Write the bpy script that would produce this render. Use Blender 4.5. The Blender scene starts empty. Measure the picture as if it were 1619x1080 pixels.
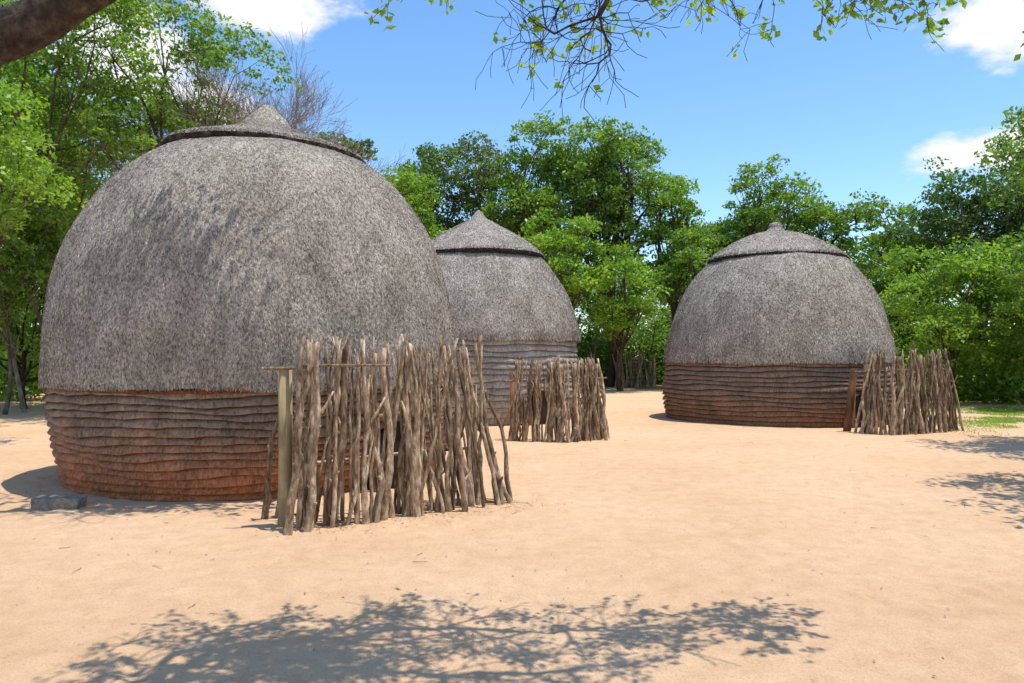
import bpy, math, random
import numpy as np
from mathutils import Vector, noise
rnd = random.Random(7)
R = np.random.default_rng(11)
scene = bpy.context.scene
COL = scene.collection

# ------------------------------------------------------------------ helpers
def link(ob, parent=None):
    COL.objects.link(ob)
    if parent is not None:
        ob.parent = parent
    return ob

def empty(name, loc, label, cat, group=None):
    e = bpy.data.objects.new(name, None)
    e.empty_display_size = 0.3
    e.location = loc
    COL.objects.link(e)
    e["label"] = label; e["category"] = cat
    if group: e["group"] = group
    return e

def mesh_quads(name, V, Q, mat, smooth=True):
    me = bpy.data.meshes.new(name)
    V = np.asarray(V, dtype=np.float32); Q = np.asarray(Q, dtype=np.int32)
    me.vertices.add(len(V)); me.vertices.foreach_set("co", V.ravel())
    me.loops.add(Q.size); me.loops.foreach_set("vertex_index", Q.ravel())
    me.polygons.add(len(Q))
    me.polygons.foreach_set("loop_start", np.arange(0, Q.size, 4, dtype=np.int32))
    me.polygons.foreach_set("loop_total", np.full(len(Q), 4, dtype=np.int32))
    me.update(calc_edges=True)
    me.polygons.foreach_set("use_smooth", np.full(len(Q), smooth, dtype=bool))
    me.materials.append(mat)
    return me

def join(parts):
    Vs, Qs, o = [], [], 0
    for v, q in parts:
        if len(v) == 0: continue
        Vs.append(np.asarray(v, dtype=np.float64)); Qs.append(np.asarray(q) + o); o += len(v)
    return np.concatenate(Vs), np.concatenate(Qs)

def tube(path, radii, sides=7, close=True):
    """tapered tube, quads only"""
    P = np.asarray(path, float); n = len(P)
    T = np.gradient(P, axis=0); T /= (np.linalg.norm(T, axis=1, keepdims=True) + 1e-9)
    ref = np.array([0.31, 0.95, 0.05]) if abs(T[0][1]) < 0.8 else np.array([1.0, 0.1, 0.1])
    A = np.cross(T, ref); A /= (np.linalg.norm(A, axis=1, keepdims=True) + 1e-9)
    B = np.cross(T, A)
    ang = np.linspace(0, 2*np.pi, sides, endpoint=False)
    rr = np.asarray(radii, float)
    V = P[:, None, :] + rr[:, None, None]*(np.cos(ang)[None, :, None]*A[:, None, :] + np.sin(ang)[None, :, None]*B[:, None, :])
    V = V.reshape(-1, 3)
    i = np.arange(n-1)[:, None]*sides; j = np.arange(sides)[None, :]; j2 = (j+1) % sides
    Q = np.stack([i+j, i+j2, i+sides+j2, i+sides+j], -1).reshape(-1, 4)
    if close:
        V = np.concatenate([V, P[-1][None, :] + (V[-sides:]-P[-1])*0.05 + T[-1]*rr[-1]*0.25])
        k = (n-1)*sides
        Q2 = np.stack([k+j[0], k+j2[0], k+sides+j2[0], k+sides+j[0]], -1)
        Q = np.concatenate([Q, Q2])
    return V, Q

def catmull(pts, m=8):
    P = np.asarray(pts, float)
    P = np.vstack([2*P[0]-P[1], P, 2*P[-1]-P[-2]])
    out = []
    for i in range(1, len(P)-2):
        for k in range(m):
            t = k/m
            out.append(0.5*((2*P[i]) + (-P[i-1]+P[i+1])*t + (2*P[i-1]-5*P[i]+4*P[i+1]-P[i+2])*t*t + (-P[i-1]+3*P[i]-3*P[i+1]+P[i+2])*t**3))
    out.append(P[-2])
    return np.array(out)

def vnoise(x, y, seed):
    r = np.random.default_rng(seed).random((257, 257))
    xi = np.floor(x).astype(int); yi = np.floor(y).astype(int)
    fx = x-xi; fy = y-yi; fx = fx*fx*(3-2*fx); fy = fy*fy*(3-2*fy)
    a = r[xi % 256, yi % 256]; b = r[(xi+1) % 256, yi % 256]; c = r[xi % 256, (yi+1) % 256]; d = r[(xi+1) % 256, (yi+1) % 256]
    return (a*(1-fx)+b*fx)*(1-fy)+(c*(1-fx)+d*fx)*fy

# ------------------------------------------------------------------ materials
class N:
    def __init__(s, name):
        s.m = bpy.data.materials.new(name); s.m.use_nodes = True
        s.t = s.m.node_tree; s.t.nodes.clear()
    def a(s, typ, **kw):
        n = s.t.nodes.new(typ)
        for k, v in kw.items(): setattr(n, k, v)
        return n
    def l(s, a, b): s.t.links.new(a, b)
    def ramp(s, src, stops):
        n = s.a('ShaderNodeValToRGB'); e = n.color_ramp.elements
        while len(e) < len(stops): e.new(0.5)
        for el, (p, c) in zip(e, stops):
            el.position = p; el.color = (*c, 1) if len(c) == 3 else c
        if src is not None: s.l(src, n.inputs[0])
        return n.outputs[0]
    def mix(s, f, a, b, bt='MIX'):
        n = s.a('ShaderNodeMix', data_type='RGBA', blend_type=bt)
        for i, v in ((0, f), (6, a), (7, b)):
            if hasattr(v, 'is_linked') or hasattr(v, 'links'): s.l(v, n.inputs[i])
            else: n.inputs[i].default_value = (*v, 1) if isinstance(v, tuple) and len(v) == 3 else v
        return n.outputs[2]
    def noise(s, scale, detail=4, rough=.55, vec=None):
        n = s.a('ShaderNodeTexNoise'); n.inputs['Scale'].default_value = scale
        n.inputs['Detail'].default_value = detail; n.inputs['Roughness'].default_value = rough
        if vec is not None: s.l(vec, n.inputs['Vector'])
        return n.outputs[0]
    def mapping(s, vec, scale):
        n = s.a('ShaderNodeMapping'); n.inputs['Scale'].default_value = scale; s.l(vec, n.inputs[0]); return n.outputs[0]

def leaf_mat(name, c1, c2, c3, trans=0.4):
    k = N(name)
    g = k.a('ShaderNodeNewGeometry'); tc = k.a('ShaderNodeTexCoord')
    nz = k.noise(0.45, 3, .6, g.outputs['Position'])
    base = k.ramp(g.outputs['Random Per Island'], [(0, c1), (.55, c2), (1, c3)])
    dk = k.ramp(nz, [(.35, (.7, .74, .7)), (.6, (1.2, 1.15, 1.0))])
    col = k.mix(1.0, base, dk, 'MULTIPLY')
    p = k.a('ShaderNodeBsdfPrincipled'); p.inputs['Roughness'].default_value = .42
    p.inputs['Specular IOR Level'].default_value = .4
    k.l(col, p.inputs['Base Color'])
    tr = k.a('ShaderNodeBsdfTranslucent')
    tcx = k.mix(1.0, col, (1.9, 1.8, .6), 'MULTIPLY'); k.l(tcx, tr.inputs[0])
    m = k.a('ShaderNodeMixShader'); m.inputs[0].default_value = trans
    k.l(p.outputs[0], m.inputs[1]); k.l(tr.outputs[0], m.inputs[2])
    o = k.a('ShaderNodeOutputMaterial'); k.l(m.outputs[0], o.inputs[0])
    return k.m

LEAF_BRIGHT = leaf_mat("leaf_bright_green", (.12, .23, .028), (.18, .33, .045), (.26, .39, .08))
LEAF_MID = leaf_mat("leaf_mid_green", (.09, .18, .03), (.14, .26, .042), (.21, .32, .07))
LEAF_DARK = leaf_mat("leaf_dark_green", (.05, .11, .03), (.085, .165, .042), (.15, .23, .08))
LEAF_OLIVE = leaf_mat("leaf_olive_green", (.075, .12, .045), (.12, .17, .065), (.2, .25, .11), .3)

def bark_mat(name, a, b, c, sc=14, streak=0.25, bd=.02, var=True):
    k = N(name); tc = k.a('ShaderNodeTexCoord')
    v = k.mapping(tc.outputs['Object'], (1, 1, streak))
    n1 = k.noise(sc, 6, .65, v); n2 = k.noise(3.1, 3, .5, tc.outputs['Object'])
    g = k.a('ShaderNodeObjectInfo')
    c1 = k.ramp(n1, [(.32, a), (.5, b), (.68, c)])
    c2 = k.mix(1.0, c1, k.ramp(n2, [(.35, (.65, .62, .6)), (.65, (1.15, 1.12, 1.1))]), 'MULTIPLY')
    if var: c2 = k.mix(1.0, c2, k.ramp(g.outputs['Random'], [(0, (.45, .38, .32)), (.4, (.85, .78, .7)), (1, (1.25, 1.2, 1.13))]), 'MULTIPLY')
    p = k.a('ShaderNodeBsdfPrincipled'); p.inputs['Roughness'].default_value = .85
    p.inputs['Specular IOR Level'].default_value = .2
    k.l(c2, p.inputs['Base Color'])
    bp = k.a('ShaderNodeBump'); bp.inputs['Strength'].default_value = .8; bp.inputs['Distance'].default_value = bd
    k.l(n1, bp.inputs['Height']); k.l(bp.outputs[0], p.inputs['Normal'])
    o = k.a('ShaderNodeOutputMaterial'); k.l(p.outputs[0], o.inputs[0]); return k.m

BARK = bark_mat("tree_bark", (.05, .035, .025), (.11, .085, .062), (.2, .17, .13), 9)
BARK_DARK = bark_mat("rough_dark_bark", (.02, .014, .01), (.055, .04, .03), (.12, .095, .075), 24, .6, .05, False)
BARK_PALE = bark_mat("pale_bark", (.12, .1, .08), (.22, .19, .15), (.36, .33, .28), 9)
BARK_TWIG = bark_mat("bare_twig_bark", (.2, .165, .15), (.3, .26, .24), (.4, .36, .33), 9)
STICK = bark_mat("weathered_stick", (.14, .09, .055), (.39, .295, .2), (.70, .61, .49), 26, .35, .03)
POST = bark_mat("treated_post", (.24, .2, .11), (.38, .32, .19), (.5, .43, .28), 10, .08)
REDWOOD = bark_mat("red_stained_wood", (.17, .085, .045), (.29, .16, .09), (.4, .25, .16), 12, .12)
REDGRASS = bark_mat("red_stained_grass", (.10, .035, .02), (.2, .075, .04), (.33, .15, .085), 30, .5)
DOOR_SHADE = bark_mat("painted_doorway_shade", (.03, .02, .013), (.055, .038, .025), (.08, .055, .038), 6)  # dark brown painted in for the shade inside the doorways

def thatch_mat(name, dark, mid, light, tint_low=None, zlow=0, zhigh=1, patch=.8, streak=.3, fleck=.6):
    k = N(name); g = k.a('ShaderNodeNewGeometry'); tc = k.a('ShaderNodeTexCoord')
    O = tc.outputs['Object']
    isl = k.ramp(g.outputs['Random Per Island'], [(0, dark), (.4, mid), (.85, light), (1, tuple(min(1, x*1.3) for x in light))])
    n1 = k.noise(1.7, 5, .62, O); n2 = k.noise(30, 4, .7, k.mapping(O, (1, 1, streak)))
    n6 = k.noise(5.5, 3, .6, k.mapping(O, (1, 1, .22)))
    c = k.mix(1.0, isl, k.ramp(n1, [(.33, (patch, patch*.97, patch*.93)), (.66, (1.12, 1.1, 1.08))]), 'MULTIPLY')
    c = k.mix(1.0, c, k.ramp(n6, [(.35, (.86, .85, .83)), (.62, (1.08, 1.08, 1.08))]), 'MULTIPLY')
    c = k.mix(1.0, c, k.ramp(n2, [(.36, (fleck, fleck*.96, fleck*.9)), (.56, (1.1, 1.1, 1.1))]), 'MULTIPLY')
    if tint_low:
        sp = k.a('ShaderNodeSeparateXYZ'); k.l(O, sp.inputs[0])
        ad = k.a('ShaderNodeMath', operation='MULTIPLY_ADD'); k.l(n1, ad.inputs[0]); ad.inputs[1].default_value = -1.1*(zhigh-zlow); k.l(sp.outputs[2], ad.inputs[2])
        mr = k.a('ShaderNodeMapRange'); mr.inputs[1].default_value = zlow-.55*(zhigh-zlow); mr.inputs[2].default_value = zhigh-.55*(zhigh-zlow)
        mr.inputs[3].default_value = 1; mr.inputs[4].default_value = 0
        k.l(ad.outputs[0], mr.inputs[0])
        c = k.mix(mr.outputs[0], c, k.mix(1.0, c, tint_low, 'MULTIPLY'))
    p = k.a('ShaderNodeBsdfPrincipled'); p.inputs['Roughness'].default_value = .8
    p.inputs['Specular IOR Level'].default_value = .2
    k.l(c, p.inputs['Base Color'])
    bp = k.a('ShaderNodeBump'); bp.inputs['Strength'].default_value = .8; bp.inputs['Distance'].default_value = .03
    k.l(n2, bp.inputs['Height']); k.l(bp.outputs[0], p.inputs['Normal'])
    o = k.a('ShaderNodeOutputMaterial'); k.l(p.outputs[0], o.inputs[0]); return k.m

THATCH = thatch_mat("grey_thatch", (.13, .108, .088), (.325, .288, .245), (.55, .505, .45), patch=.74, streak=.75, fleck=.55)
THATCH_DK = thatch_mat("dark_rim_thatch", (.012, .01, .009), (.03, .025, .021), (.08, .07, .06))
TUFT = thatch_mat("finial_thatch", (.2, .18, .15), (.37, .335, .28), (.58, .53, .46))
BAND_A = thatch_mat("banded_wall_thatch", (.165, .11, .08), (.26, .185, .135), (.38, .29, .22), (1.75, .88, .5), .05, .85, streak=.18, fleck=.6)
BAND_C = thatch_mat("banded_wall_thatch_dark", (.14, .092, .07), (.22, .152, .115), (.32, .235, .18), (1.2, .85, .62), .0, .8, streak=.18, fleck=.6)
BAND_B = thatch_mat("banded_wall_thatch_grey", (.24, .215, .185), (.38, .345, .3), (.54, .5, .45), (1.1, .94, .82), .0, .6, streak=.18, fleck=.6)

# ------------------------------------------------------------------ ground
def axis(lo, a, b, hi, step):
    core = list(np.arange(a, b, step)); s = step; x = b; up = []
    while x < hi: up.append(x); s *= 1.18; x += s
    up.append(hi)
    s = step; x = a - step; dn = []
    while x > lo: dn.append(x); s *= 1.18; x -= s
    dn.append(lo)
    return np.array(dn[::-1] + core + up)
gx = axis(-600, -7, 8, 600, .045); gy = axis(-300, 3, 13, 900, .045)
GX, GY = np.meshgrid(gx, gy, indexing='ij')
def gheight(X, Y):
    f = np.exp(-((np.maximum(np.abs(X), 0)/40)**2 + (Y/60)**2))
    z = .045*(vnoise(X*.45+50, Y*.45+50, 1)-.5) + .016*(vnoise(X*1.7+90, Y*1.7+50, 2)-.5) + .010*(vnoise(X*4.3+130, Y*4.3+110, 3)-.5)+.008*(vnoise(X*9+230, Y*9+110, 5)-.5)
    return z*f
GZ = gheight(GX, GY)
nf = 900
for i in range(nf):   # footprints scuffed into the sand
    cx = R.uniform(-6, 8); cy = 3.2 + 9.5*R.random()**1.3; a = R.uniform(0, 6.28)
    i0, i1 = np.searchsorted(gx, [cx-.3, cx+.3]); j0, j1 = np.searchsorted(gy, [cy-.3, cy+.3])
    dx = GX[i0:i1, j0:j1]-cx; dy = GY[i0:i1, j0:j1]-cy
    u = dx*math.cos(a)+dy*math.sin(a); v = -dx*math.sin(a)+dy*math.cos(a)
    s_ = R.uniform(.45, 1.0)
    d = (u/(.13*s_))**2+(v/(.06*s_))**2
    GZ[i0:i1, j0:j1] += s_*R.uniform(.4, 1.2)*(-.018*np.exp(-d**1.5) + .009*np.exp(-(np.sqrt(d)-1.45)**2*6))
nx, ny = len(gx), len(gy)
V = np.stack([GX, GY, GZ], -1).reshape(-1, 3)
ii, jj = np.meshgrid(np.arange(nx-1), np.arange(ny-1), indexing='ij'); b = (ii*ny+jj).ravel()
Q = np.stack([b, b+ny, b+ny+1, b+1], -1)
k = N("sand"); g = k.a('ShaderNodeNewGeometry'); P = g.outputs['Position']
n1 = k.noise(.35, 5, .6, P); n2 = k.noise(5, 6, .65, P); n3 = k.noise(60, 4, .7, P); n4 = k.noise(240, 2, .6, P); n5 = k.noise(17, 5, .7, P)
c = k.ramp(n1, [(.3, (.655, .415, .24)), (.5, (.71, .468, .282)), (.72, (.74, .51, .328))])
c = k.mix(1.0, c, k.ramp(n2, [(.3, (.9, .87, .84)), (.6, (1.03, 1.03, 1.03))]), 'MULTIPLY')
c = k.mix(1.0, c, k.ramp(n3, [(.28, (.78, .75, .70)), (.5, (1.02, 1.02, 1.02))]), 'MULTIPLY')
vo = k.a('ShaderNodeTexVoronoi'); vo.inputs['Scale'].default_value = 6.5; k.l(P, vo.inputs['Vector'])
spk = k.ramp(vo.outputs['Distance'], [(.0, (1, 1, 1)), (.04, (1, 1, 1)), (.06, (0, 0, 0))])
spm = k.mix(1.0, spk, k.ramp(n2, [(.54, (0, 0, 0)), (.6, (1, 1, 1))]), 'MULTIPLY')
c = k.mix(spm, c, (.26, .18, .12))
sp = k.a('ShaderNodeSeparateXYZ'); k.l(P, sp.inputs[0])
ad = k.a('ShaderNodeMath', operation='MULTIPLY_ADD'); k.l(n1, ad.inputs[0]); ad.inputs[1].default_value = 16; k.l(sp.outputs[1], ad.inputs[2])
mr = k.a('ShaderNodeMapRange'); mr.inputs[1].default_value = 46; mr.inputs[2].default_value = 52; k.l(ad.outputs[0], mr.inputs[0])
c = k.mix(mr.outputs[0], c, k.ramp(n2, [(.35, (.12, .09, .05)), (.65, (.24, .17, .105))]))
p = k.a('ShaderNodeBsdfPrincipled'); p.inputs['Roughness'].default_value = .95; p.inputs['Specular IOR Level'].default_value = .1
k.l(c, p.inputs['Base Color'])
h = k.a('ShaderNodeMath', operation='MULTIPLY_ADD'); k.l(n3, h.inputs[0]); h.inputs[1].default_value = .4; k.l(n2, h.inputs[2])
h1 = k.a('ShaderNodeMath', operation='MULTIPLY_ADD'); k.l(n5, h1.inputs[0]); h1.inputs[1].default_value = .5; k.l(h.outputs[0], h1.inputs[2])
h2 = k.a('ShaderNodeMath', operation='MULTIPLY_ADD'); k.l(n4, h2.inputs[0]); h2.inputs[1].default_value = .14; k.l(h1.outputs[0], h2.inputs[2])
bp = k.a('ShaderNodeBump'); bp.inputs['Strength'].default_value = .9; bp.inputs['Distance'].default_value = .036
k.l(h2.outputs[0], bp.inputs['Height']); k.l(bp.outputs[0], p.inputs['Normal'])
o = k.a('ShaderNodeOutputMaterial'); k.l(p.outputs[0], o.inputs[0])
SAND = k.m
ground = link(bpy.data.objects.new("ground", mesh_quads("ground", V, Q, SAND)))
ground["kind"] = "structure"; ground["label"] = "pale orange sandy ground with scuffed footprints"; ground["category"] = "ground"

# ------------------------------------------------------------------ huts
def wob(th, z, ph):
    return (.022*np.sin(2*th+ph)+.016*np.sin(3*th+ph*2.3+z*.8)+.010*np.sin(7*th+ph+z*2.1)+.008*np.sin(13*th-z*3.7+ph*1.7))

def revolve(prof, nseg, ph, amp=1., zoff=None):
    th = np.linspace(0, 2*np.pi, nseg, endpoint=False); pr = np.asarray(prof)
    TH, RR = np.meshgrid(th, pr[:, 0]); _, ZZ = np.meshgrid(th, pr[:, 1])
    r = RR + amp*wob(TH, ZZ, ph)*np.minimum(1, RR/1.0)
    Z = ZZ + (zoff(TH, ZZ) if zoff is not None else 0)
    V = np.stack([r*np.cos(TH), r*np.sin(TH), Z], -1).reshape(-1, 3)
    n = len(pr); i = np.arange(n-1)[:, None]*nseg; j = np.arange(nseg)[None, :]; j2 = (j+1) % nseg
    Q = np.stack([i+j, i+j2, i+nseg+j2, i+nseg+j], -1).reshape(-1, 4)
    return V, Q

def ringroll(r, z, rad, nseg, ph, rng, wobr=1.0, zamp=.008):
    th = np.linspace(0, 2*np.pi, nseg, endpoint=False); a = np.linspace(0, 2*np.pi, 10, endpoint=False)
    rd = rad*(1+.2*np.sin(41*th)+.15*np.sin(17*th+1)); cz = z+zamp*np.sin(5*th+ph); cr = r+wobr*wob(th, z, ph)
    V = np.zeros((nseg, 10, 3)); rr = cr[:, None]+rd[:, None]*np.cos(a)[None]*1.2
    V[..., 0] = rr*np.cos(th)[:, None]; V[..., 1] = rr*np.sin(th)[:, None]; V[..., 2] = cz[:, None]+rd[:, None]*np.sin(a)[None]*.95
    i = np.arange(nseg)[:, None]; i2 = (i+1) % nseg; j = np.arange(10)[None]; j2 = (j+1) % 10
    return V.reshape(-1, 3), np.stack([i*10+j, i2*10+j, i2*10+j2, i*10+j2], -1).reshape(-1, 4)

def blades(prof, n, ph, ln, wd, lift, rng, tmin=0., tmax=1., zoff=None, amp=1., side=.35, twist=.4):
    pr = np.asarray(prof); seg = np.linalg.norm(np.diff(pr, axis=0), axis=1)
    s = np.concatenate([[0], np.cumsum(seg)]); L = s[-1]
    grid = np.linspace(tmin*L, tmax*L, 400); rg = np.interp(grid, s, pr[:, 0]); cdf = np.cumsum(rg); cdf /= cdf[-1]
    t = np.interp(rng.random(n), cdf, grid)
    r = np.interp(t, s, pr[:, 0]); z = np.interp(t, s, pr[:, 1])
    e = .04*L/4
    dr = np.interp(np.maximum(t-e, 0), s, pr[:, 0]) - np.interp(np.minimum(t+e, L), s, pr[:, 0])
    dz = np.interp(np.maximum(t-e, 0), s, pr[:, 1]) - np.interp(np.minimum(t+e, L), s, pr[:, 1])
    m = np.sqrt(dr**2+dz**2)+1e-9; dr /= m; dz /= m     # downwards
    th = rng.random(n)*2*np.pi
    r = r + amp*wob(th, z, ph)*np.minimum(1, r)
    if zoff is not None: z = z + zoff(th, z)
    c, sn = np.cos(th), np.sin(th)
    Pp = np.stack([r*c, r*sn, z], -1); T = np.stack([dr*c, dr*sn, dz], -1)
    Nn = np.stack([-dz*c, -dz*sn, dr], -1); C = np.stack([-sn, c, np.zeros(n)], -1)
    l = ln*(.5+1.0*rng.random(n))[:, None]; w = wd*(.5+rng.random(n))[:, None]
    up = lift*(.1+rng.random(n))[:, None]
    D = T + C*rng.normal(0, side, n)[:, None]
    tw = Nn*rng.normal(0, twist, n)[:, None]
    W = (C+tw)*w
    b0 = Pp + Nn*.003 - T*l*.3
    tip = Pp + D*l*.7 + Nn*up
    V = np.stack([b0-W*.5, b0+W*.5, tip+W*.4, tip-W*.4], 1).reshape(-1, 3)
    Q = np.arange(4*n).reshape(-1, 4)
    return V, Q

def make_hut(loc, wall_p, roof_p, cap_p, cap_r, cap_z, fin_p, layers, bandmat, dens, blen, bw, ph, door_dir, label, seed, tilt=(0, 0), capoff=(0, 0), lift=.004, rimr=.04):
    rng = np.random.default_rng(seed)
    root = empty("thatched_hut", loc, label, "hut", "round thatched huts in the sandy clearing")
    wp = catmull(wall_p, 10); zt = wp[-1][1]
    zs = np.linspace(0.0, zt+.0, layers+1)
    zs[1:-1] += rng.normal(0, .009, layers-1)
    prof = []
    f = lambda z: np.interp(z, wp[:, 1], wp[:, 0])
    for i in range(layers):
        z0, z1 = zs[i], zs[i+1]; d = z1-z0; bu = rng.uniform(.75, 1.3)
        prof += [(f(z0)-.07, z0+.018), (f(z0)+.024*bu, z0+.0), (f(z0)+.031*bu, z0+.08*d), (f(z0)+.027*bu, z0+.35*d), (f(z0)+.010*bu, z0+.66*d), (f(z1)-.025, z0+.88*d), (f(z1)-.07, z1-.006)]
    def zo(TH, Z):
        fade = np.clip(Z/.25, 0, 1)
        return fade*(.017*np.sin(6*TH+Z*6+ph)+.011*np.sin(11*TH+Z*13+ph)+.006*np.sin(23*TH+Z*31)+.003*np.sin(53*TH+Z*77))
    parts = [revolve(prof, 420, ph, 1.0, zo)]
    for i in range(layers):
        z0, z1 = zs[i], zs[i+1]; d = z1-z0
        pp = np.array([(prof[i*7+2][0]+.001, z0+.2*d), (prof[i*7+3][0]+.001, z0+.35*d), (prof[i*7+4][0]+.001, z0+.66*d), (prof[i*7+5][0]+.003, z0+.78*d)])
        parts.append(blades(pp, int(dens*.010), ph, d*.3, bw*.65, .002, rng, 0, 1, zo, side=.05, twist=.15))
        # a fringe of grass ends just over each lip
        pq = np.array([(prof[i*7+1][0]+.002, z0+.012), (prof[i*7+2][0]+.002, z0+.1*d+.012)])
        parts.append(blades(pq, int(dens*.004), ph, .035, bw*.8, .006, rng, 0, 1, zo, side=.2, twist=.2))
    V, Q = join(parts)
    link(bpy.data.objects.new("wall", mesh_quads("wall", V, Q, bandmat)), root)
    V, Q = ringroll(roof_p[0][0]-.075, roof_p[0][1]-.012, .03, 260, ph, rng, 1.1, .01)
    link(bpy.data.objects.new("eave_binding", mesh_quads("eave_binding", V, Q, REDGRASS)), root)
    rp = catmull(roof_p, 12)
    def ze(TH, Z):
        return np.clip((roof_p[0][1]+.8-Z)/.8, 0, 1)*(.014*np.sin(3*TH+ph)+.010*np.sin(8*TH+ph*2)+.006*np.sin(31*TH))
    inner = [(roof_p[0][0]-.12, roof_p[0][1]+.05), (roof_p[0][0]-.05, roof_p[0][1]+.0)]
    rp2 = np.vstack([inner, rp])
    parts = [revolve(rp2, 300, ph, 1.2, ze)]
    parts.append(blades(rp, dens, ph, blen, bw, lift, rng, 0, 1, ze, 1.2, side=.4, twist=.3))
    parts.append(blades(rp, dens//40, ph, blen*1.5, bw*1.1, lift*2, rng, 0, 1, ze, 1.2, side=.6))
    parts.append(blades(rp, dens//20, ph, blen*1.3, bw*.9, .006, rng, 0, .012, ze, 1.2, side=.12))
    V, Q = join(parts)
    link(bpy.data.objects.new("thatch_roof", mesh_quads("thatch_roof", V, Q, THATCH)), root)
    cp = catmull(cap_p, 8)
    cp2 = np.vstack([[(cap_r-.3, cap_z-.0), (cap_r-.02, cap_z-.01)], cp])
    parts = [revolve(cp2, 160, ph+1, 1.0), blades(cp, dens//6, ph+1, blen, bw, lift*1.3, rng, 0, 1, side=.4),
             blades(cp, dens//50, ph+1, blen*1.1, bw, .01, rng, 0, .05)]
    V, Q = join(parts)
    cap = link(bpy.data.objects.new("roof_cap", mesh_quads("roof_cap", V, Q, THATCH)), root)
    cap.rotation_euler = (tilt[0], tilt[1], 0); cap.location = (capoff[0], capoff[1], 0)
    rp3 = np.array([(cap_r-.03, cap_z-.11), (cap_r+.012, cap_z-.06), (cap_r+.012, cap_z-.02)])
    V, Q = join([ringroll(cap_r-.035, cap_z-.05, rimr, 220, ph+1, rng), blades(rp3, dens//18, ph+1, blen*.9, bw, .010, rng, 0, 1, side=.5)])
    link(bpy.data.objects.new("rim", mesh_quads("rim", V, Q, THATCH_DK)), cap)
    fp = catmull(fin_p, 6)
    V, Q = join([revolve(fp, 40, ph, .25), blades(fp, max(500, dens//60), ph, blen*1.8, bw*.8, .006, rng, 0, .85, side=.08, amp=.25)])
    link(bpy.data.objects.new("finial", mesh_quads("finial", V, Q, TUFT)), cap)
    d = Vector((door_dir[0], door_dir[1], 0)).normalized(); s = Vector((-d.y, d.x, 0)); r0 = wall_p[1][0]+.04
    door = bpy.data.objects.new("doorway", None); link(door, root)
    parts = []
    for sg in (-1, 1):
        p0 = d*(r0+.08)+s*sg*.36; path = [p0+Vector((0, 0, -.05)), p0+Vector((.01*sg, .01, .45)), p0+Vector((0, 0, .86))]
        parts.append(tube(path, [.04, .038, .036], 9))
    p0 = d*(r0+.08)
    parts.append(tube([p0-s*.42+Vector((0, 0, .89)), p0+Vector((0, 0, .91)), p0+s*.42+Vector((0, 0, .88))], [.032, .034, .03], 9))
    V, Q = join(parts)
    link(bpy.data.objects.new("door_frame", mesh_quads("door_frame", V, Q, REDWOOD)), door)
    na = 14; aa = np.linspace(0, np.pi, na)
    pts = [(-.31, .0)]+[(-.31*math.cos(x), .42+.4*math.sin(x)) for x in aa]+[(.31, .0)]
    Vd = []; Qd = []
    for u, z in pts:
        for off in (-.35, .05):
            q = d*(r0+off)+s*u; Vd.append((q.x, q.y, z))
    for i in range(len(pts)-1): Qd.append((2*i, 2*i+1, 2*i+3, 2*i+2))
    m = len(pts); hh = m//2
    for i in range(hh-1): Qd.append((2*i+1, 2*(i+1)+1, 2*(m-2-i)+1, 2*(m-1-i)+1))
    link(bpy.data.objects.new("opening", mesh_quads("opening", Vd, Qd, DOOR_SHADE, False)), door)  # closed dark panel, its colour stands in for the unlit hut interior
    return root

# big hut
make_hut((-3.56, 10.95, 0),
    [(2.46, 0), (2.56, .35), (2.63, .85), (2.64, 1.27)],
    [(2.73, 1.25), (2.735, 1.5), (2.70, 2.05), (2.60, 2.6), (2.43, 3.15), (2.17, 3.67), (1.83, 4.09), (1.42, 4.38), (1.0, 4.52)],
    [(1.39, 4.475), (1.33, 4.53), (1.05, 4.64), (.75, 4.74), (.5, 4.84), (.36, 4.92)], 1.38, 4.48,
    [(.42, 4.86), (.34, 4.95), (.27, 5.03), (.20, 5.10), (.15, 5.15), (.12, 5.18), (.09, 5.22), (.02, 5.24)],
    14, BAND_A, 210000, .025, .0068, .7, (.80, -.60), "large beehive hut with grey thatch dome and banded reddish grass wall", 5, (.0, .03), (-.12, 0), .003, .045)
# middle hut
make_hut((-.9, 20.5, 0),
    [(2.48, 0), (2.59, .6), (2.63, 1.4), (2.59, 2.08)],
    [(2.71, 2.06), (2.69, 2.3), (2.54, 2.8), (2.33, 3.3), (2.06, 3.75), (1.76, 4.18), (1.4, 4.5)],
    [(1.78, 4.33), (1.70, 4.42), (1.4, 4.66), (1.0, 4.92), (.6, 5.14), (.3, 5.31), (.2, 5.37)], 1.76, 4.33,
    [(.24, 5.33), (.16, 5.43), (.09, 5.52), (.02, 5.59)],
    14, BAND_B, 100000, .042, .011, 2.1, (.6, -.8), "beehive hut with pointed thatch cap and high banded grass wall", 6)
# right hut
make_hut((7.08, 20.4, 0),
    [(2.86, 0), (2.94, .5), (2.93, 1.0), (2.85, 1.52)],
    [(2.95, 1.5), (2.92, 1.8), (2.83, 2.2), (2.69, 2.7), (2.46, 3.25), (2.15, 3.75), (1.77, 4.17), (1.3, 4.42)],
    [(1.80, 4.23), (1.72, 4.32), (1.35, 4.57), (.9, 4.80), (.5, 4.94), (.28, 4.98)], 1.78, 4.24,
    [(.30, 4.95), (.22, 5.03), (.17, 5.10), (.15, 5.17), (.10, 5.22), (.02, 5.24)],
    13, BAND_C, 100000, .042, .011, 4.4, (.36, -.93), "beehive hut with grey thatch dome and dark brown banded wall", 7)

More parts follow.
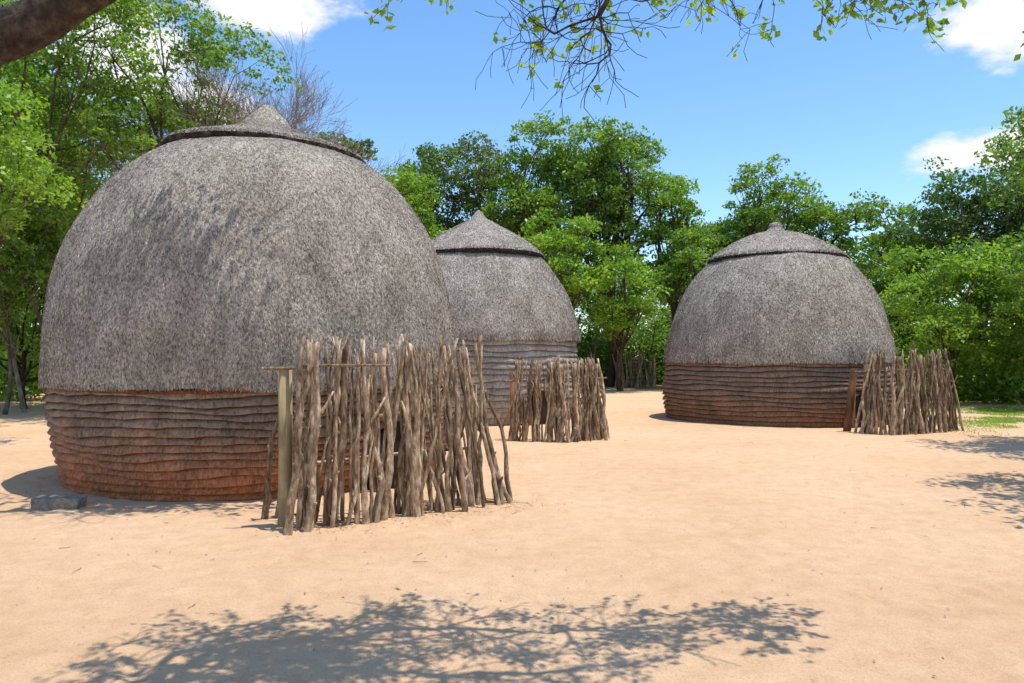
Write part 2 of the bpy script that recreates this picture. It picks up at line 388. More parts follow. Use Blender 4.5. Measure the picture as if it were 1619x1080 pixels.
# ------------------------------------------------------------------ fences
def stick_mesh(p0, p1, r0, rng, fork=False, sides=8):
    p0 = np.array(p0, float); p1 = np.array(p1, float); L = np.linalg.norm(p1-p0); n = 14
    t = np.linspace(0, 1, n); P = p0+(p1-p0)*t[:, None]
    amp = L*rng.uniform(.002, .022)
    kinks = rng.uniform(.15, .85, 3)
    for k in range(2):
        f1, f2 = rng.uniform(.8, 3.0), rng.uniform(0, 6.28)
        P[:, k] += amp*np.sin(f1*np.pi*t+f2)*np.sin(np.pi*np.clip(t*1.1+.05, 0, 1)) + rng.normal(0, .005, n)
        for kk in kinks: P[:, k] += rng.normal(0, .016)*L*np.maximum(0, 1-np.abs(t-kk)/.25)
    rad = r0*(1.2-.62*t)*(1+rng.normal(0, .11, n))
    parts = [tube(P, rad, sides)]
    if fork:
        for _ in range(rng.integers(1, 3)):
            k = rng.integers(6, 13); d = np.array([rng.uniform(-.6, .6), rng.uniform(-.3, .3), 1.0]); d /= np.linalg.norm(d)
            l = rng.uniform(.12, .36)
            parts.append(tube([P[k], P[k]+d*l*.5+np.array([.012, 0, 0]), P[k]+d*l], [rad[k]*.7, rad[k]*.5, rad[k]*.3], 6))
    for _ in range(rng.integers(0, 4)):
        k = rng.integers(1, 11); a = rng.uniform(0, 6.28); d = np.array([math.cos(a), math.sin(a), .8])
        parts.append(tube([P[k], P[k]+d*r0*rng.uniform(1.4, 2.6)], [rad[k]*.6, rad[k]*.35], 6))
    return join(parts)

def make_fence(line, htop, nst, lean, rbase, posts, rails, label, seed, backrow=0, jit=.06, off=(0, .2), extra=(), lj=.12):
    rng = np.random.default_rng(seed)
    L = catmull(line, 10)[:, :2]; s = np.concatenate([[0], np.cumsum(np.linalg.norm(np.diff(L, axis=0), axis=1))])
    org = L[len(L)//2]
    root = empty("stick_fence", (org[0], org[1], 0), label, "fence", "stick screens in front of the huts")
    def put(a, b, r, fork):
        V, Q = stick_mesh((a[0]-org[0], a[1]-org[1], a[2]), (b[0]-org[0], b[1]-org[1], b[2]), r, rng, fork)
        link(bpy.data.objects.new("stick", mesh_quads("stick", V, Q, STICK)), root)
    def add(t, back):
        t = min(max(t, 0), 1)
        u = t*s[-1]; x = np.interp(u, s, L[:, 0])+rng.normal(0, jit*.6); y = np.interp(u, s, L[:, 1])+rng.normal(0, jit*1.2)
        if back: x += off[0]; y += off[1]
        ln = np.interp(t, [0, .12, .5, .85, 1], lean)
        h = htop*(rng.uniform(.92, 1.03) if rng.random() < .75 else rng.uniform(.78, 1.06))
        x1 = x+ln+np.clip(rng.normal(0, lj), -2*lj, 2*lj)*(1 if .06 < t < .94 else .3); y1 = y+.12+rng.normal(0, .06)
        r = rbase*rng.choice([.5, .7, .9, 1.2, 1.6], p=[.2, .3, .27, .15, .08])
        put((x, y, -.03), (x1, y1, h), r, rng.random() < .45)
    for i in range(nst): add((i+rng.uniform(-.2, 1.2))/nst, False)
    for i in range(backrow): add((i+rng.uniform(0, 1))/backrow, True)
    for a, b, r in extra: put(a, b, r, False)
    for po in posts:
        (x, y, h, r, mt) = po[:5]; lx = po[5] if len(po) > 5 else 0
        V, Q = tube([(x-org[0], y-org[1], -.05), (x-org[0]+.008+lx*.5, y-org[1], h*.5), (x-org[0]+lx, y-org[1], h)], [r*1.03, r, r*.98], 14)
        link(bpy.data.objects.new("post", mesh_quads("post", V, Q, mt)), root)
    for (a, bb, r) in rails:
        a = np.array(a)-[org[0], org[1], 0]; bb = np.array(bb)-[org[0], org[1], 0]; m = (a+bb)/2+[0, 0, .015]
        V, Q = tube([a, (a+m)/2+[0, 0, -.01], m, (m+bb)/2, bb], [r, r*1.05, r, r*.9, r*.8], 8)
        link(bpy.data.objects.new("rail", mesh_quads("rail", V, Q, STICK)), root)
    return root

make_fence([(-1.98, 6.9), (-1.8, 7.15), (-1.45, 7.2), (-1.28, 7.55), (-.95, 7.72), (-.6, 7.88), (-.35, 8.15), (-.07, 8.2)],
    1.78, 50, [.07, .03, -.02, -.17, -.37], .0265,
    [(-2.13, 7.12, 1.49, .066, POST), (-.45, 8.42, 1.3, .06, POST)],
    [((-2.32, 7.04, 1.50), (-1.15, 7.16, 1.53), .014), ((-2.2, 7.4, .55), (-.5, 8.4, .6), .018)],
    "tall screen of crooked grey-brown sticks with a rounded corner post", 27, 22,
    extra=[((-2.46, 7.55, -.03), (-2.2, 7.45, 1.5), .028), ((-2.38, 7.7, -.03), (-2.04, 7.6, 1.7), .024), ((-2.0, 6.78, -.03), (-1.93, 7.1, 1.8), .036),
           ((-.75, 8.6, -.03), (-.35, 8.5, 1.85), .022), ((-.15, 8.5, -.03), (-.55, 8.5, 1.8), .026), ((-.0, 8.28, -.03), (-.42, 8.3, 1.0), .026),
           ((-1.0, 7.55, -.03), (-.55, 7.8, 1.8), .022), ((-.7, 7.75, -.03), (-1.15, 7.9, 1.85), .02)], lj=.13)
make_fence([(-.05, 14.6), (.4, 14.5), (1.07, 14.35), (1.6, 14.8), (1.96, 15.2)],
    1.56, 48, [.14, .08, .0, -.1, -.28], .029,
    [(.0, 14.95, 1.3, .05, REDWOOD), (1.45, 15.1, 1.5, .06, REDWOOD)],
    [((-.15, 14.75, 1.15), (1.9, 15.2, 1.2), .02)],
    "low screen of crooked sticks in front of the pointed hut", 25, 26)
make_fence([(7.38, 16.1), (7.9, 15.8), (8.5, 16.0), (9.35, 16.5), (10.0, 16.8)],
    1.76, 48, [.34, .12, .0, -.08, -.28], .029,
    [(7.65, 16.35, 1.45, .07, POST), (7.32, 16.6, 1.35, .08, REDWOOD, .16)],
    [((7.3, 16.2, 1.3), (9.7, 16.95, 1.35), .02)],
    "screen of crooked sticks beside the dark banded hut", 35, 22)
make_fence([(5.6, 41.5), (6.4, 41.3), (7.2, 41.8), (7.9, 42)],
    1.9, 26, [.5, -.3, .3, -.4, .3], .05, [], [((5.6, 41.6, 1.3), (7.9, 42.1, 1.4), .04)],
    "rough dark branch fence under the trees", 24, 6)

# ------------------------------------------------------------------ trees
def leaf_quads(C, s, rng, up=.8, asp=.55):
    n = len(C); nn = rng.normal(0, 1, (n, 3)); nn[:, 2] += up; nn /= np.linalg.norm(nn, axis=1, keepdims=True)+1e-9
    a = np.cross(nn, rng.normal(0, 1, (n, 3))); a /= np.linalg.norm(a, axis=1, keepdims=True)+1e-9
    b = np.cross(nn, a); sz = s*(.6+.8*rng.random(n))[:, None]
    V = np.stack([C-a*sz*.5, C+b*sz*asp*.5+a*sz*.05, C+a*sz*.5, C-b*sz*asp*.5+a*sz*.05], 1).reshape(-1, 3)
    return V, np.arange(4*n).reshape(-1, 4)

def bent(p0, p1, rng, k=.12, n=6, sag=0.):
    p0 = np.array(p0, float); p1 = np.array(p1, float); t = np.linspace(0, 1, n)
    L = np.linalg.norm(p1-p0); d = rng.normal(0, k*L, 3); d2 = rng.normal(0, k*L*.5, 3)
    P = p0+(p1-p0)*t[:, None]+d*np.sin(np.pi*t)[:, None]*.6+d2*np.sin(2*np.pi*t)[:, None]*.6
    P[:, 2] += sag*np.sin(np.pi*t)
    return P

def tree_meshes(h, w, clear, leaf, nleaf, clump_r, rng, nl=9, lmat=LEAF_MID, tr=.18, bark=BARK, dense=.7, flat=.55):
    cz = (h+clear)/2; hh = (h-clear)/2
    lobes = []
    for i in range(nl):
        for _ in range(40):
            q = rng.normal(0, 1, 3); q /= np.linalg.norm(q); q *= rng.uniform(.42, .78)
            c = np.array([q[0]*w/2, q[1]*w/2, cz+q[2]*hh])
            if all(np.linalg.norm((c-l[0])/[w, w, hh*2]) > .25 for l in lobes): break
        rr = rng.uniform(.24, .40)
        lobes.append((c, np.array([w/2*rr*1.25, w/2*rr*1.25, min(hh*rr*1.0, w/2*rr*1.1)])))
    parts = []
    ctr = np.array([0, 0, clear+(h-clear)*.25])
    tp = bent((0, 0, -.15), ctr, rng, .06, 8)
    parts.append(tube(tp, np.linspace(tr*1.25, tr*.7, 8)*np.array([1.25]+[1]*7), 9))
    CL = []
    vols = np.array([l[1][0]*l[1][1]+l[1][0]*l[1][2] for l in lobes]); ncl_tot = max(20, int(nleaf/65))
    for (c, r), vv in zip(lobes, vols/vols.sum()):
        st = tp[rng.integers(4, 8)]
        bp = bent(st, c, rng, .1, 6); parts.append(tube(bp, np.linspace(tr*.55, tr*.18, 6), 6))
        nc = max(4, int(ncl_tot*vv))
        q = rng.normal(0, 1, (nc, 3)); q /= np.linalg.norm(q, axis=1, keepdims=True)
        q[:, 2] = np.where(q[:, 2] < -.35, -q[:, 2], q[:, 2])
        q *= (dense+(1.15-dense)*rng.random((nc, 1))**.8)
        cc = c+q*r
        CL.append(cc)
        for kk in rng.choice(nc, min(nc, 8), replace=False):
            parts.append(tube(bent(bp[rng.integers(3, 6)], cc[kk], rng, .1, 4), np.linspace(tr*.16, tr*.05, 4), 4))
    CL = np.concatenate(CL)
    ex = CL[rng.choice(len(CL), len(CL)//7)]; ex = ex+(ex-[0, 0, cz])*rng.uniform(.05, .16, (len(ex), 1)); CL = np.concatenate([CL, ex])
    per = max(8, nleaf//len(CL))
    rad = clump_r*(.5+.8*rng.random(len(CL)))
    g = rng.normal(0, 1, (len(CL), per, 3)); g /= np.linalg.norm(g, axis=2, keepdims=True); g *= rng.random((len(CL), per, 1))**.45
    g[..., 2] *= flat
    pts = (CL[:, None, :]+g*rad[:, None, None]).reshape(-1, 3)
    keep = rng.random(len(pts)) < np.repeat(.5+.5*rng.random(len(CL)), per); pts = pts[keep]
    V, Q = leaf_quads(pts, leaf, rng)
    cm = mesh_quads("crown", V, Q, lmat, False)
    V, Q = join(parts); tm = mesh_quads("trunk", V, Q, bark)
    return tm, cm

def place_tree(name, loc, tm, cm, label, cat="tree", group="trees around the clearing", rot=0, sc=1.):
    e = empty(name, loc, label, cat, group)
    e.rotation_euler[2] = rot; e.scale = (sc, sc, sc)
    link(bpy.data.objects.new("trunk", tm), e); link(bpy.data.objects.new("crown", cm), e)
    return e

def rg(s): return np.random.default_rng(s)
T = []
specs = [
 (-13.5, 19.8, 14.5, 9.2, 4.2, .13, 38000, .5, LEAF_MID, .075, "tall open-crowned green tree behind the big hut"),
 (-10.4, 22.5, 13.0, 6.2, 6.0, .13, 20000, .45, LEAF_MID, .09, "slender leafy tree with sky showing through its crown"),
 (-14.8, 24.5, 12.0, 8.0, 3.0, .15, 26000, .55, LEAF_BRIGHT, .10, "bright green broadleaf tree at the clearing edge"),
 (-9.6, 13.6, 6.6, 3.2, 3.6, .10, 12000, .35, LEAF_BRIGHT, .05, "small bright green tree beside the big hut"),
 (-8.0, 34, 12.4, 4.6, 4.5, .19, 13000, .5, LEAF_OLIVE, .16, "olive-green tree behind the thatch dome"),
 (-5.3, 35, 11.8, 4.6, 2.5, .18, 18000, .55, LEAF_BRIGHT, .16, "bright green tree between the two huts"),
 (-4.6, 44, 15.4, 6.6, 4.0, .22, 21000, .7, LEAF_DARK, .22, "dark olive tree rising over the huts"),
 (-1.4, 46, 15.0, 5.8, 4.0, .22, 16000, .7, LEAF_OLIVE, .22, "greyish green tree behind the pointed hut"),
 (1.6, 42, 14.8, 6.4, 4.6, .20, 26000, .65, LEAF_MID, .22, "broad green tree with rounded clumps"),
 (5.4, 42.5, 15.2, 7.8, 5.2, .20, 34000, .7, LEAF_MID, .26, "tallest green tree with a domed clumpy crown"),
 (8.9, 41.5, 12.4, 4.2, 4.2, .20, 13000, .6, LEAF_BRIGHT, .16, "light green tree with a narrow crown"),
 (2.6, 36.5, 9.4, 4.6, 2.6, .18, 15000, .55, LEAF_BRIGHT, .14, "lower leafy tree above the stick fence"),
 (5.3, 37, 7.0, 4.4, 1.6, .18, 12000, .55, LEAF_BRIGHT, .12, "young light green tree at the clearing edge"),
 (9.4, 38.5, 9.0, 4.4, 2.2, .18, 15000, .55, LEAF_MID, .14, "leafy tree with thin trunk beside the dark banded hut"),
 (12.9, 40, 12.2, 5.6, 3.6, .19, 22000, .6, LEAF_MID, .17, "rounded green tree behind the dark banded hut"),
 (16.6, 40, 10.6, 5.4, 2.4, .19, 17000, .6, LEAF_MID, .16, "green tree behind the dark banded hut"),
 (17.4, 33, 8.8, 4.8, 2.0, .18, 16000, .55, LEAF_MID, .15, "mid green tree at the clearing edge"),
 (19.2, 31, 9.5, 5.8, 3.0, .18, 22000, .6, LEAF_DARK, .18, "dark glossy green tree at the clearing edge"),
 (21.5, 29.5, 9.2, 6.0, 3.0, .18, 22000, .6, LEAF_DARK, .18, "dense dark green tree with spreading crown"),
 (15.0, 26.0, 5.6, 4.6, .9, .14, 18000, .45, LEAF_BRIGHT, .09, "low bright green tree beside the stick fence"),
 (18.2, 25.4, 5.9, 4.6, 1.0, .14, 18000, .45, LEAF_MID, .09, "low leafy green tree at the clearing edge"),
 (12.6, 31.0, 5.9, 4.6, .8, .16, 14000, .5, LEAF_BRIGHT, .1, "low leafy tree behind the dark banded hut"),
 (-12.6, 28, 6.4, 5.4, 1.6, .16, 15000, .5, LEAF_MID, .1, "low dark green tree in the shade"),
 (-15.4, 24, 5.2, 4.8, .6, .14, 17000, .45, LEAF_BRIGHT, .08, "low bright green tree in the sun"),
 (-14.4, 21.5, 7.5, 4.8, 2.0, .13, 17000, .45, LEAF_MID, .05, "slender green tree beside the big hut"),
]
for i, s in enumerate(specs):
    x, y, h, w, cl, lf, nlf, cr, mt, tr, lab = s
    nl = 19 if nlf > 20000 else 13
    tm, cm = tree_meshes(h, w, cl, lf, nlf, cr, rg(100+i), nl, mt, tr)
    T.append((tm, cm))
    place_tree("broadleaf_tree", (x, y, 0), tm, cm, lab)
k = 0
for x in np.arange(-34, 42, 5.2):
    src = T[[15, 10, 17, 14, 6, 16][k % 6]]
    y = 53+rnd.uniform(-2.5, 3)
    place_tree("broadleaf_tree", (x+rnd.uniform(-1, 1), y, 0), src[0], src[1], "green tree in the wood behind the clearing", rot=rnd.uniform(0, 6), sc=rnd.uniform(.82, .98))
    k += 1
for (x, y, sc, idx) in [(-21, 30, 1.1, 6), (-19, 22, .9, 2), (26, 32, 1.0, 17), (27, 24, .9, 18), (-25, 40, 1, 8), (-14, 42, .95, 9), (31, 42, 1, 9), (17.0, 22.6, .9, 20)]:
    place_tree("broadleaf_tree", (x, y, 0), T[idx][0], T[idx][1], "green tree in the wood behind the clearing", rot=rnd.uniform(0, 6), sc=sc)
tm, cm = tree_meshes(7.0, 4.7, 4.4, .12, 19000, .42, rg(302), 19, LEAF_MID, .13)
place_tree("broadleaf_tree", (8.6, 7.95, 0), tm, cm, "leafy tree shading the sand beside the clearing")
place_tree("broadleaf_tree", (11.5, 13.2, 0), tm, cm, "leafy tree shading the sand beside the clearing", rot=2.0, sc=.95)

rng = rg(400); pts = []
def under(x0, x1, y0, y1, n, hmin, hmax, r):
    for i in range(n):
        x = rng.uniform(x0, x1); y = rng.uniform(y0, y1); h = rng.uniform(hmin, hmax)
        nc = int(14*h)
        c = np.stack([x+rng.normal(0, r*.6, nc), y+rng.normal(0, r*.4, nc), rng.uniform(.1, h, nc)], -1)
        g = rng.normal(0, 1, (nc, 34, 3))*.32
        pts.append((c[:, None]+g).reshape(-1, 3))
under(-30, -5.5, 30, 48, 46, 1.5, 4.5, 1.6)
under(-6, 5, 44, 50, 26, 2, 4.5, 1.6)
under(4.5, 12, 45, 50, 20, 2, 5, 1.6)
under(11, 32, 34, 48, 48, 2, 5, 1.6)
under(13.5, 24, 26, 31, 22, 1, 3.0, 1.3)
under(-20, -12.5, 26, 30, 12, 1, 2.6, 1.2)
P_ = np.concatenate(pts); P_ = P_[P_[:, 2] > .03]
V, Q = leaf_quads(P_, .2, rng)
u = link(bpy.data.objects.new("undergrowth", mesh_quads("undergrowth", V, Q, LEAF_MID, False)))
u["kind"] = "stuff"; u["label"] = "dense green undergrowth below the trees"; u["category"] = "undergrowth"

for i, (x, y, h, lx) in enumerate([(4.2, 43, 3.6, .8), (6.6, 42.9, 3, -.5), (7.6, 43.5, 3.6, .6), (9.9, 40, 3, -.4), (3.0, 42, 3, .3), (-15.0, 22, 4.5, -1.9), (-14.3, 22.3, 4.2, -.9), (-13.2, 21.6, 6.0, -1.0)]):
    r_ = rg(500+i); e = empty("bare_sapling", (x, y, 0), "thin leafless sapling under the trees", "sapling", "bare saplings")
    pp = bent((0, 0, -.1), (lx, 0, h), r_, .04, 9); parts = [tube(pp, np.linspace(.07, .025, 9), 7)]
    for q in range(7):
        s0 = pp[r_.integers(3, 8)]; parts.append(tube(bent(s0, s0+[r_.normal(0, .7), r_.normal(0, .7), r_.uniform(.4, 1.1)], r_, .1, 4), np.linspace(.03, .01, 4), 5))
    V, Q = join(parts); link(bpy.data.objects.new("trunk", mesh_quads("trunk", V, Q, BARK_PALE)), e)

def grow(p, d, L, r, depth, rng, tubes, tips, spread=.5, droop=0., kids=3, seg=5, minr=.004, taper=.6, wig=.15):
    path = [np.array(p, float)]; dd = np.array(d, float)
    for i in range(seg):
        dd = dd+rng.normal(0, wig, 3)+np.array([0, 0, -droop]); dd /= np.linalg.norm(dd)
        path.append(path[-1]+dd*L/seg)
    r1 = max(minr, r*taper)
    tubes.append(tube(path, np.linspace(r, r1, seg+1), 4 if r < .012 else (5 if r < .03 else 7)))
    if depth == 0:
        tips.append((path[-1], dd)); tips.append((path[-2], dd)); return
    for j in range(kids):
        q = path[rng.integers(max(1, seg//3), seg+1)] if j < kids-1 else path[-1]
        nd = dd+rng.normal(0, spread, 3); nd /= np.linalg.norm(nd)
        grow(q, nd, L*rng.uniform(.58, .85), r1*.85, depth-1, rng, tubes, tips, spread, droop, kids, max(3, seg-1), minr, taper, wig)

# bare grey tree behind the big hut
r_ = rg(611); tubes, tips = [], []
pp = bent((0, 0, -.1), (-.1, 0, 7.6), r_, .02, 9); tubes.append(tube(pp, np.linspace(.15, .08, 9), 9))
for a in range(9):
    an = a/9*6.28+r_.uniform(0, .4)
    grow(pp[r_.integers(5, 9)], (math.cos(an)*.75+.05, math.sin(an)*.5, 1), 2.1, .036, 4, r_, tubes, tips, .27, -.03, 5, 4, .0052)
e = empty("bare_tree", (-8.1, 24, 0), "leafless tree with fine greyish twigs", "tree", "trees around the clearing")
V, Q = join(tubes); link(bpy.data.objects.new("trunk", mesh_quads("trunk", V, Q, BARK_TWIG)), e)

# shade tree whose limbs reach over the sand in front of the camera
r_ = rg(777); tubes, tips = [], []
main = catmull([(-3.7, 1.5, -.1), (-3.6, 1.6, 1.2), (-3.1, 2.05, 2.05), (-2.45, 2.5, 2.46), (-1.89, 2.8, 2.78), (-1.50, 2.85, 3.03), (-1.15, 3.1, 3.4), (-.8, 3.5, 3.9)], 6)
tubes.append(tube(main, np.interp(np.linspace(0, 1, len(main)), [0, .3, .55, .75, 1], [.2, .14, .088, .064, .045])*(1+.05*np.sin(np.arange(len(main))*1.3)+.03*np.sin(np.arange(len(main))*2.9)), 14))
fans = [[(-.8, 3.5, 3.9), (-.6, 4.1, 4.25), (-.1, 4.3, 4.22), (.5, 4.5, 4.12), (1.1, 4.45, 4.13), (1.6, 4.5, 4.08), (2.1, 4.5, 4.0)],
        [(-.8, 3.5, 3.9), (-.5, 3.75, 4.5), (.2, 3.9, 4.6), (.8, 3.85, 4.7), (1.4, 3.9, 4.75), (1.75, 4.0, 4.8)],
        [(-.8, 3.5, 3.9), (-.7, 4.1, 4.6), (-.1, 4.0, 4.8), (.3, 4.3, 4.9), (1.0, 4.1, 5.0)],
        [(-.9, 3.35, 3.7), (-.85, 3.7, 4.2), (-.6, 3.9, 4.5), (-.3, 4.05, 4.7), (.1, 4.1, 4.9)]]
FN = []
for f_ in fans:
    c_ = catmull(f_, 5); c_ = c_+r_.normal(0, .015, c_.shape); c_[0] = f_[0]; FN.append(c_)
    tubes.append(tube(c_, np.linspace(.036, .010, len(c_)), 7))
up = catmull([(-3.6, 1.6, 1.3), (-4.3, 3.0, 3.2), (-4.9, 5.0, 5.2), (-4.8, 6.6, 6.2), (-4.2, 7.6, 6.4), (-3.4, 8.05, 6.5), (-2.6, 8.15, 6.5)], 5)
tubes.append(tube(up, np.linspace(.14, .02, len(up)), 9))
dro = [((.66, 4.5, 4.12), (.12, 0, -1), .62, .016, .4), ((.75, 4.5, 4.12), (-.7, .05, -.5), .52, .010, .45), ((1.0, 4.46, 4.13), (.2, .1, -.9), .44, .008, .25), ((.45, 4.48, 4.13), (-.3, .1, -.8), .48, .009, .4),
       ((1.25, 4.46, 4.12), (1, .0, -.4), .48, .012, .6), ((1.6, 4.5, 4.08), (1, .1, -.3), .42, .010, .8), ((1.9, 4.5, 4.04), (.9, .0, -.2), .36, .009, .9), ((2.1, 4.5, 4.0), (1, .1, -.1), .38, .008, 1.0), ((2.1, 4.5, 4.0), (.9, .0, -.3), .36, .008, 1.0),
       ((1.5, 4.5, 4.1), (.3, .0, -.8), .32, .008, .5), ((.1, 4.36, 4.2), (-.7, .1, -.6), .44, .010, .8), ((.2, 4.4, 4.17), (.1, .2, -.8), .32, .008, .6), ((-.1, 4.3, 4.2), (-.4, .1, -.7), .38, .008, .8), ((-.25, 4.25, 4.22), (-.4, .1, -.8), .34, .008, .7)]
lp = []
for p, d, L, r, lf in dro:
    vt = []
    d = np.array(d)/np.linalg.norm(d)
    grow(p, d, L, r, 3, r_, tubes, vt, .6, .0, 4, 6, .0018, .6, .27)
    for q, dd in vt:
        if r_.random() < lf*.6*(1 if q[2] > 3.5 else .12): lp.append(q+r_.normal(0, .022, (5, 3)))
ct = []
for i in range(66):
    c_ = FN[i % 4]; q = c_[r_.integers(8, len(c_)-4)]
    d = np.array([r_.normal(.0, .7), r_.normal(-.15, .5), r_.uniform(.1, .6)])
    grow(q, d/np.linalg.norm(d), r_.uniform(.3, .55), .015, 2, r_, tubes, ct, .55, -.02, 3, 4, .005)
for q, d in ct:
    if q[2] > 1.6+.4717*q[1]+.08 and q[1] < 4.80 and -1.25 < q[0] < 2.0 and r_.random() < .72: lp.append(q+r_.normal(0, .04, (8, 3)))
leafA = np.concatenate(lp)
ct2 = []
for i in range(26):
    q = up[r_.integers(22, len(up))]
    d = np.array([r_.normal(.25, .9), r_.normal(.1, .3), r_.uniform(-.1, .4)])
    grow(q, d/np.linalg.norm(d), r_.uniform(.4, .7), .014, 2, r_, tubes, ct2, .5, -.02, 3, 4, .004)
lp2 = [q+r_.normal(0, .16, (8, 3))*[1, .8, 1] for q, d in ct2 if q[2] > 1.6+.4717*q[1]+.35 and q[0] > -4.3 and 7.9 < q[1] < 8.45+.10*(q[0]+2.6)**2*(q[0] < -2.6)]
e = empty("shade_tree", (-3.7, 1.5, 0), "overhanging tree with thick dark limb and leafy drooping twigs", "tree", "trees around the clearing")
o0 = np.array([-3.7, 1.5, 0])
V, Q = join(tubes); link(bpy.data.objects.new("trunk", mesh_quads("trunk", V-o0, Q, BARK_DARK)), e)
V, Q = join([leaf_quads(leafA, .052, r_, .6, .6), leaf_quads(np.concatenate(lp2), .11, r_, .8, .6)])
link(bpy.data.objects.new("crown", mesh_quads("crown", V-o0, Q, LEAF_BRIGHT, False)), e)

# ------------------------------------------------------------------ small things
import bmesh
bm = bmesh.new(); bmesh.ops.create_cube(bm, size=1)
bmesh.ops.subdivide_edges(bm, edges=bm.edges[:], cuts=5, use_grid_fill=True)
for v in bm.verts:
    v.co = Vector((v.co.x*.48, v.co.y*.28, v.co.z*.13))
    nn = noise.noise_vector(v.co*7)*.02+noise.noise_vector(v.co*21)*.008; v.co += nn
    if abs(v.co.x) > .2 and abs(v.co.y) > .11: v.co.x *= .93; v.co.y *= .93
me = bpy.data.meshes.new("stone_slab"); bm.to_mesh(me); bm.free()
k = N("stone"); tc = k.a('ShaderNodeTexCoord'); nz = k.noise(14, 6, .7, tc.outputs['Object'])
p = k.a('ShaderNodeBsdfPrincipled'); p.inputs['Roughness'].default_value = .9
k.l(k.ramp(nz, [(.3, (.12, .105, .08)), (.55, (.26, .235, .19)), (.75, (.42, .38, .32))]), p.inputs['Base Color'])
bp = k.a('ShaderNodeBump'); bp.inputs['Distance'].default_value = .02; k.l(nz, bp.inputs['Height']); k.l(bp.outputs[0], p.inputs['Normal'])
o = k.a('ShaderNodeOutputMaterial'); k.l(p.outputs[0], o.inputs[0]); STONE = k.m
me.materials.append(STONE)
ob = link(bpy.data.objects.new("stone_slab", me)); ob.location = (-4.83, 8.1, .05); ob.rotation_euler = (0, .03, .12)
ob["label"] = "flat grey stone slab lying on sand by the hut"; ob["category"] = "stone"

k = N("dry_litter"); g = k.a('ShaderNodeNewGeometry')
p = k.a('ShaderNodeBsdfPrincipled'); p.inputs['Roughness'].default_value = .8
k.l(k.ramp(g.outputs['Random Per Island'], [(0, (.14, .08, .045)), (.5, (.3, .19, .11)), (1, (.5, .37, .24))]), p.inputs['Base Color'])
o = k.a('ShaderNodeOutputMaterial'); k.l(p.outputs[0], o.inputs[0]); LIT = k.m
rng = rg(900)
def scatter(n, f):
    xy = np.array([f() for _ in range(n)]); z = gheight(xy[:, 0], xy[:, 1])+.010
    return np.column_stack([xy, z])
def f1(): return (rng.uniform(-7, 9), 3+17*rng.random()**1.4)
def f2():
    c, r = ((-3.53, 10.95), 2.75) if rng.random() < .5 else (((-.9, 20.5), 2.8) if rng.random() < .4 else ((7.08, 20.4), 3.05))
    a = rng.uniform(0, 6.28); rr = r+abs(rng.normal(0, .3)); return (c[0]+rr*math.cos(a), c[1]+rr*math.sin(a))
def f3():
    t = rng.random(); return (-2.0+2.1*t+rng.normal(0, .18), 6.95+1.3*t+rng.normal(0, .2))
C1 = np.concatenate([scatter(900, f1), scatter(1300, f2), scatter(420, f3)])
V1, Q1 = leaf_quads(C1, .026, rng, 5., .5)
tw = []
for c in np.concatenate([scatter(60, f1), scatter(90, f2), scatter(45, f3)]):
    a = rng.uniform(0, 6.28); l = rng.uniform(.02, .06); d = np.array([math.cos(a), math.sin(a), 0])
    tw.append(tube([c-d*l, c+rng.normal(0, .006, 3)*[1, 1, 0], c+d*l], [.003, .0025, .0015], 4))
V, Q = join([(V1, Q1)]+tw)
ob = link(bpy.data.objects.new("leaf_litter", mesh_quads("leaf_litter", V, Q, LIT, False)))
ob["kind"] = "stuff"; ob["label"] = "scattered dry leaves and twigs on the sand"; ob["category"] = "leaf litter"

rng = rg(901)
def grass(n, cx, cy, sx, sy, hh):
    x = rng.normal(cx, sx, n); y = rng.normal(cy, sy, n)
    m_ = vnoise(x*1.6+60, y*1.6+40, 9) > .38; x = x[m_]; y = y[m_]; n = len(x); z = gheight(x, y)
    b0 = np.stack([x, y, z], -1); a = rng.uniform(0, 6.28, n); w = .009
    W = np.stack([np.cos(a), np.sin(a), np.zeros(n)], -1)*w
    tp = b0+np.stack([rng.normal(0, .04, n), rng.normal(0, .04, n), hh*(.4+rng.random(n))], -1)
    V = np.stack([b0-W, b0+W, tp+W*.2, tp-W*.2], 1).reshape(-1, 3); return V, np.arange(4*n).reshape(-1, 4)
gp = [grass(20000, 13.2, 18.8, 1.7, 1.7, .045), grass(12000, 15.0, 22.5, 2.2, 1.4, .05)]
V, Q = join(gp)
ob = link(bpy.data.objects.new("grass", mesh_quads("grass", V, Q, LEAF_BRIGHT, False)))
ob["kind"] = "stuff"; ob["label"] = "short sparse green grass on the sand"; ob["category"] = "grass"

# ------------------------------------------------------------------ light, sky
tosun = Vector((.235, .0, 1)).normalized()
el = math.asin(tosun.z); az = math.atan2(tosun.x, tosun.y)
sd = bpy.data.lights.new("sun", 'SUN'); sd.energy = 5.0; sd.angle = math.radians(.4); sd.color = (1, .965, .89)
so = link(bpy.data.objects.new("sun", sd)); so.rotation_euler = tosun.to_track_quat('Z', 'Y').to_euler(); so.location = (5, 0, 20)

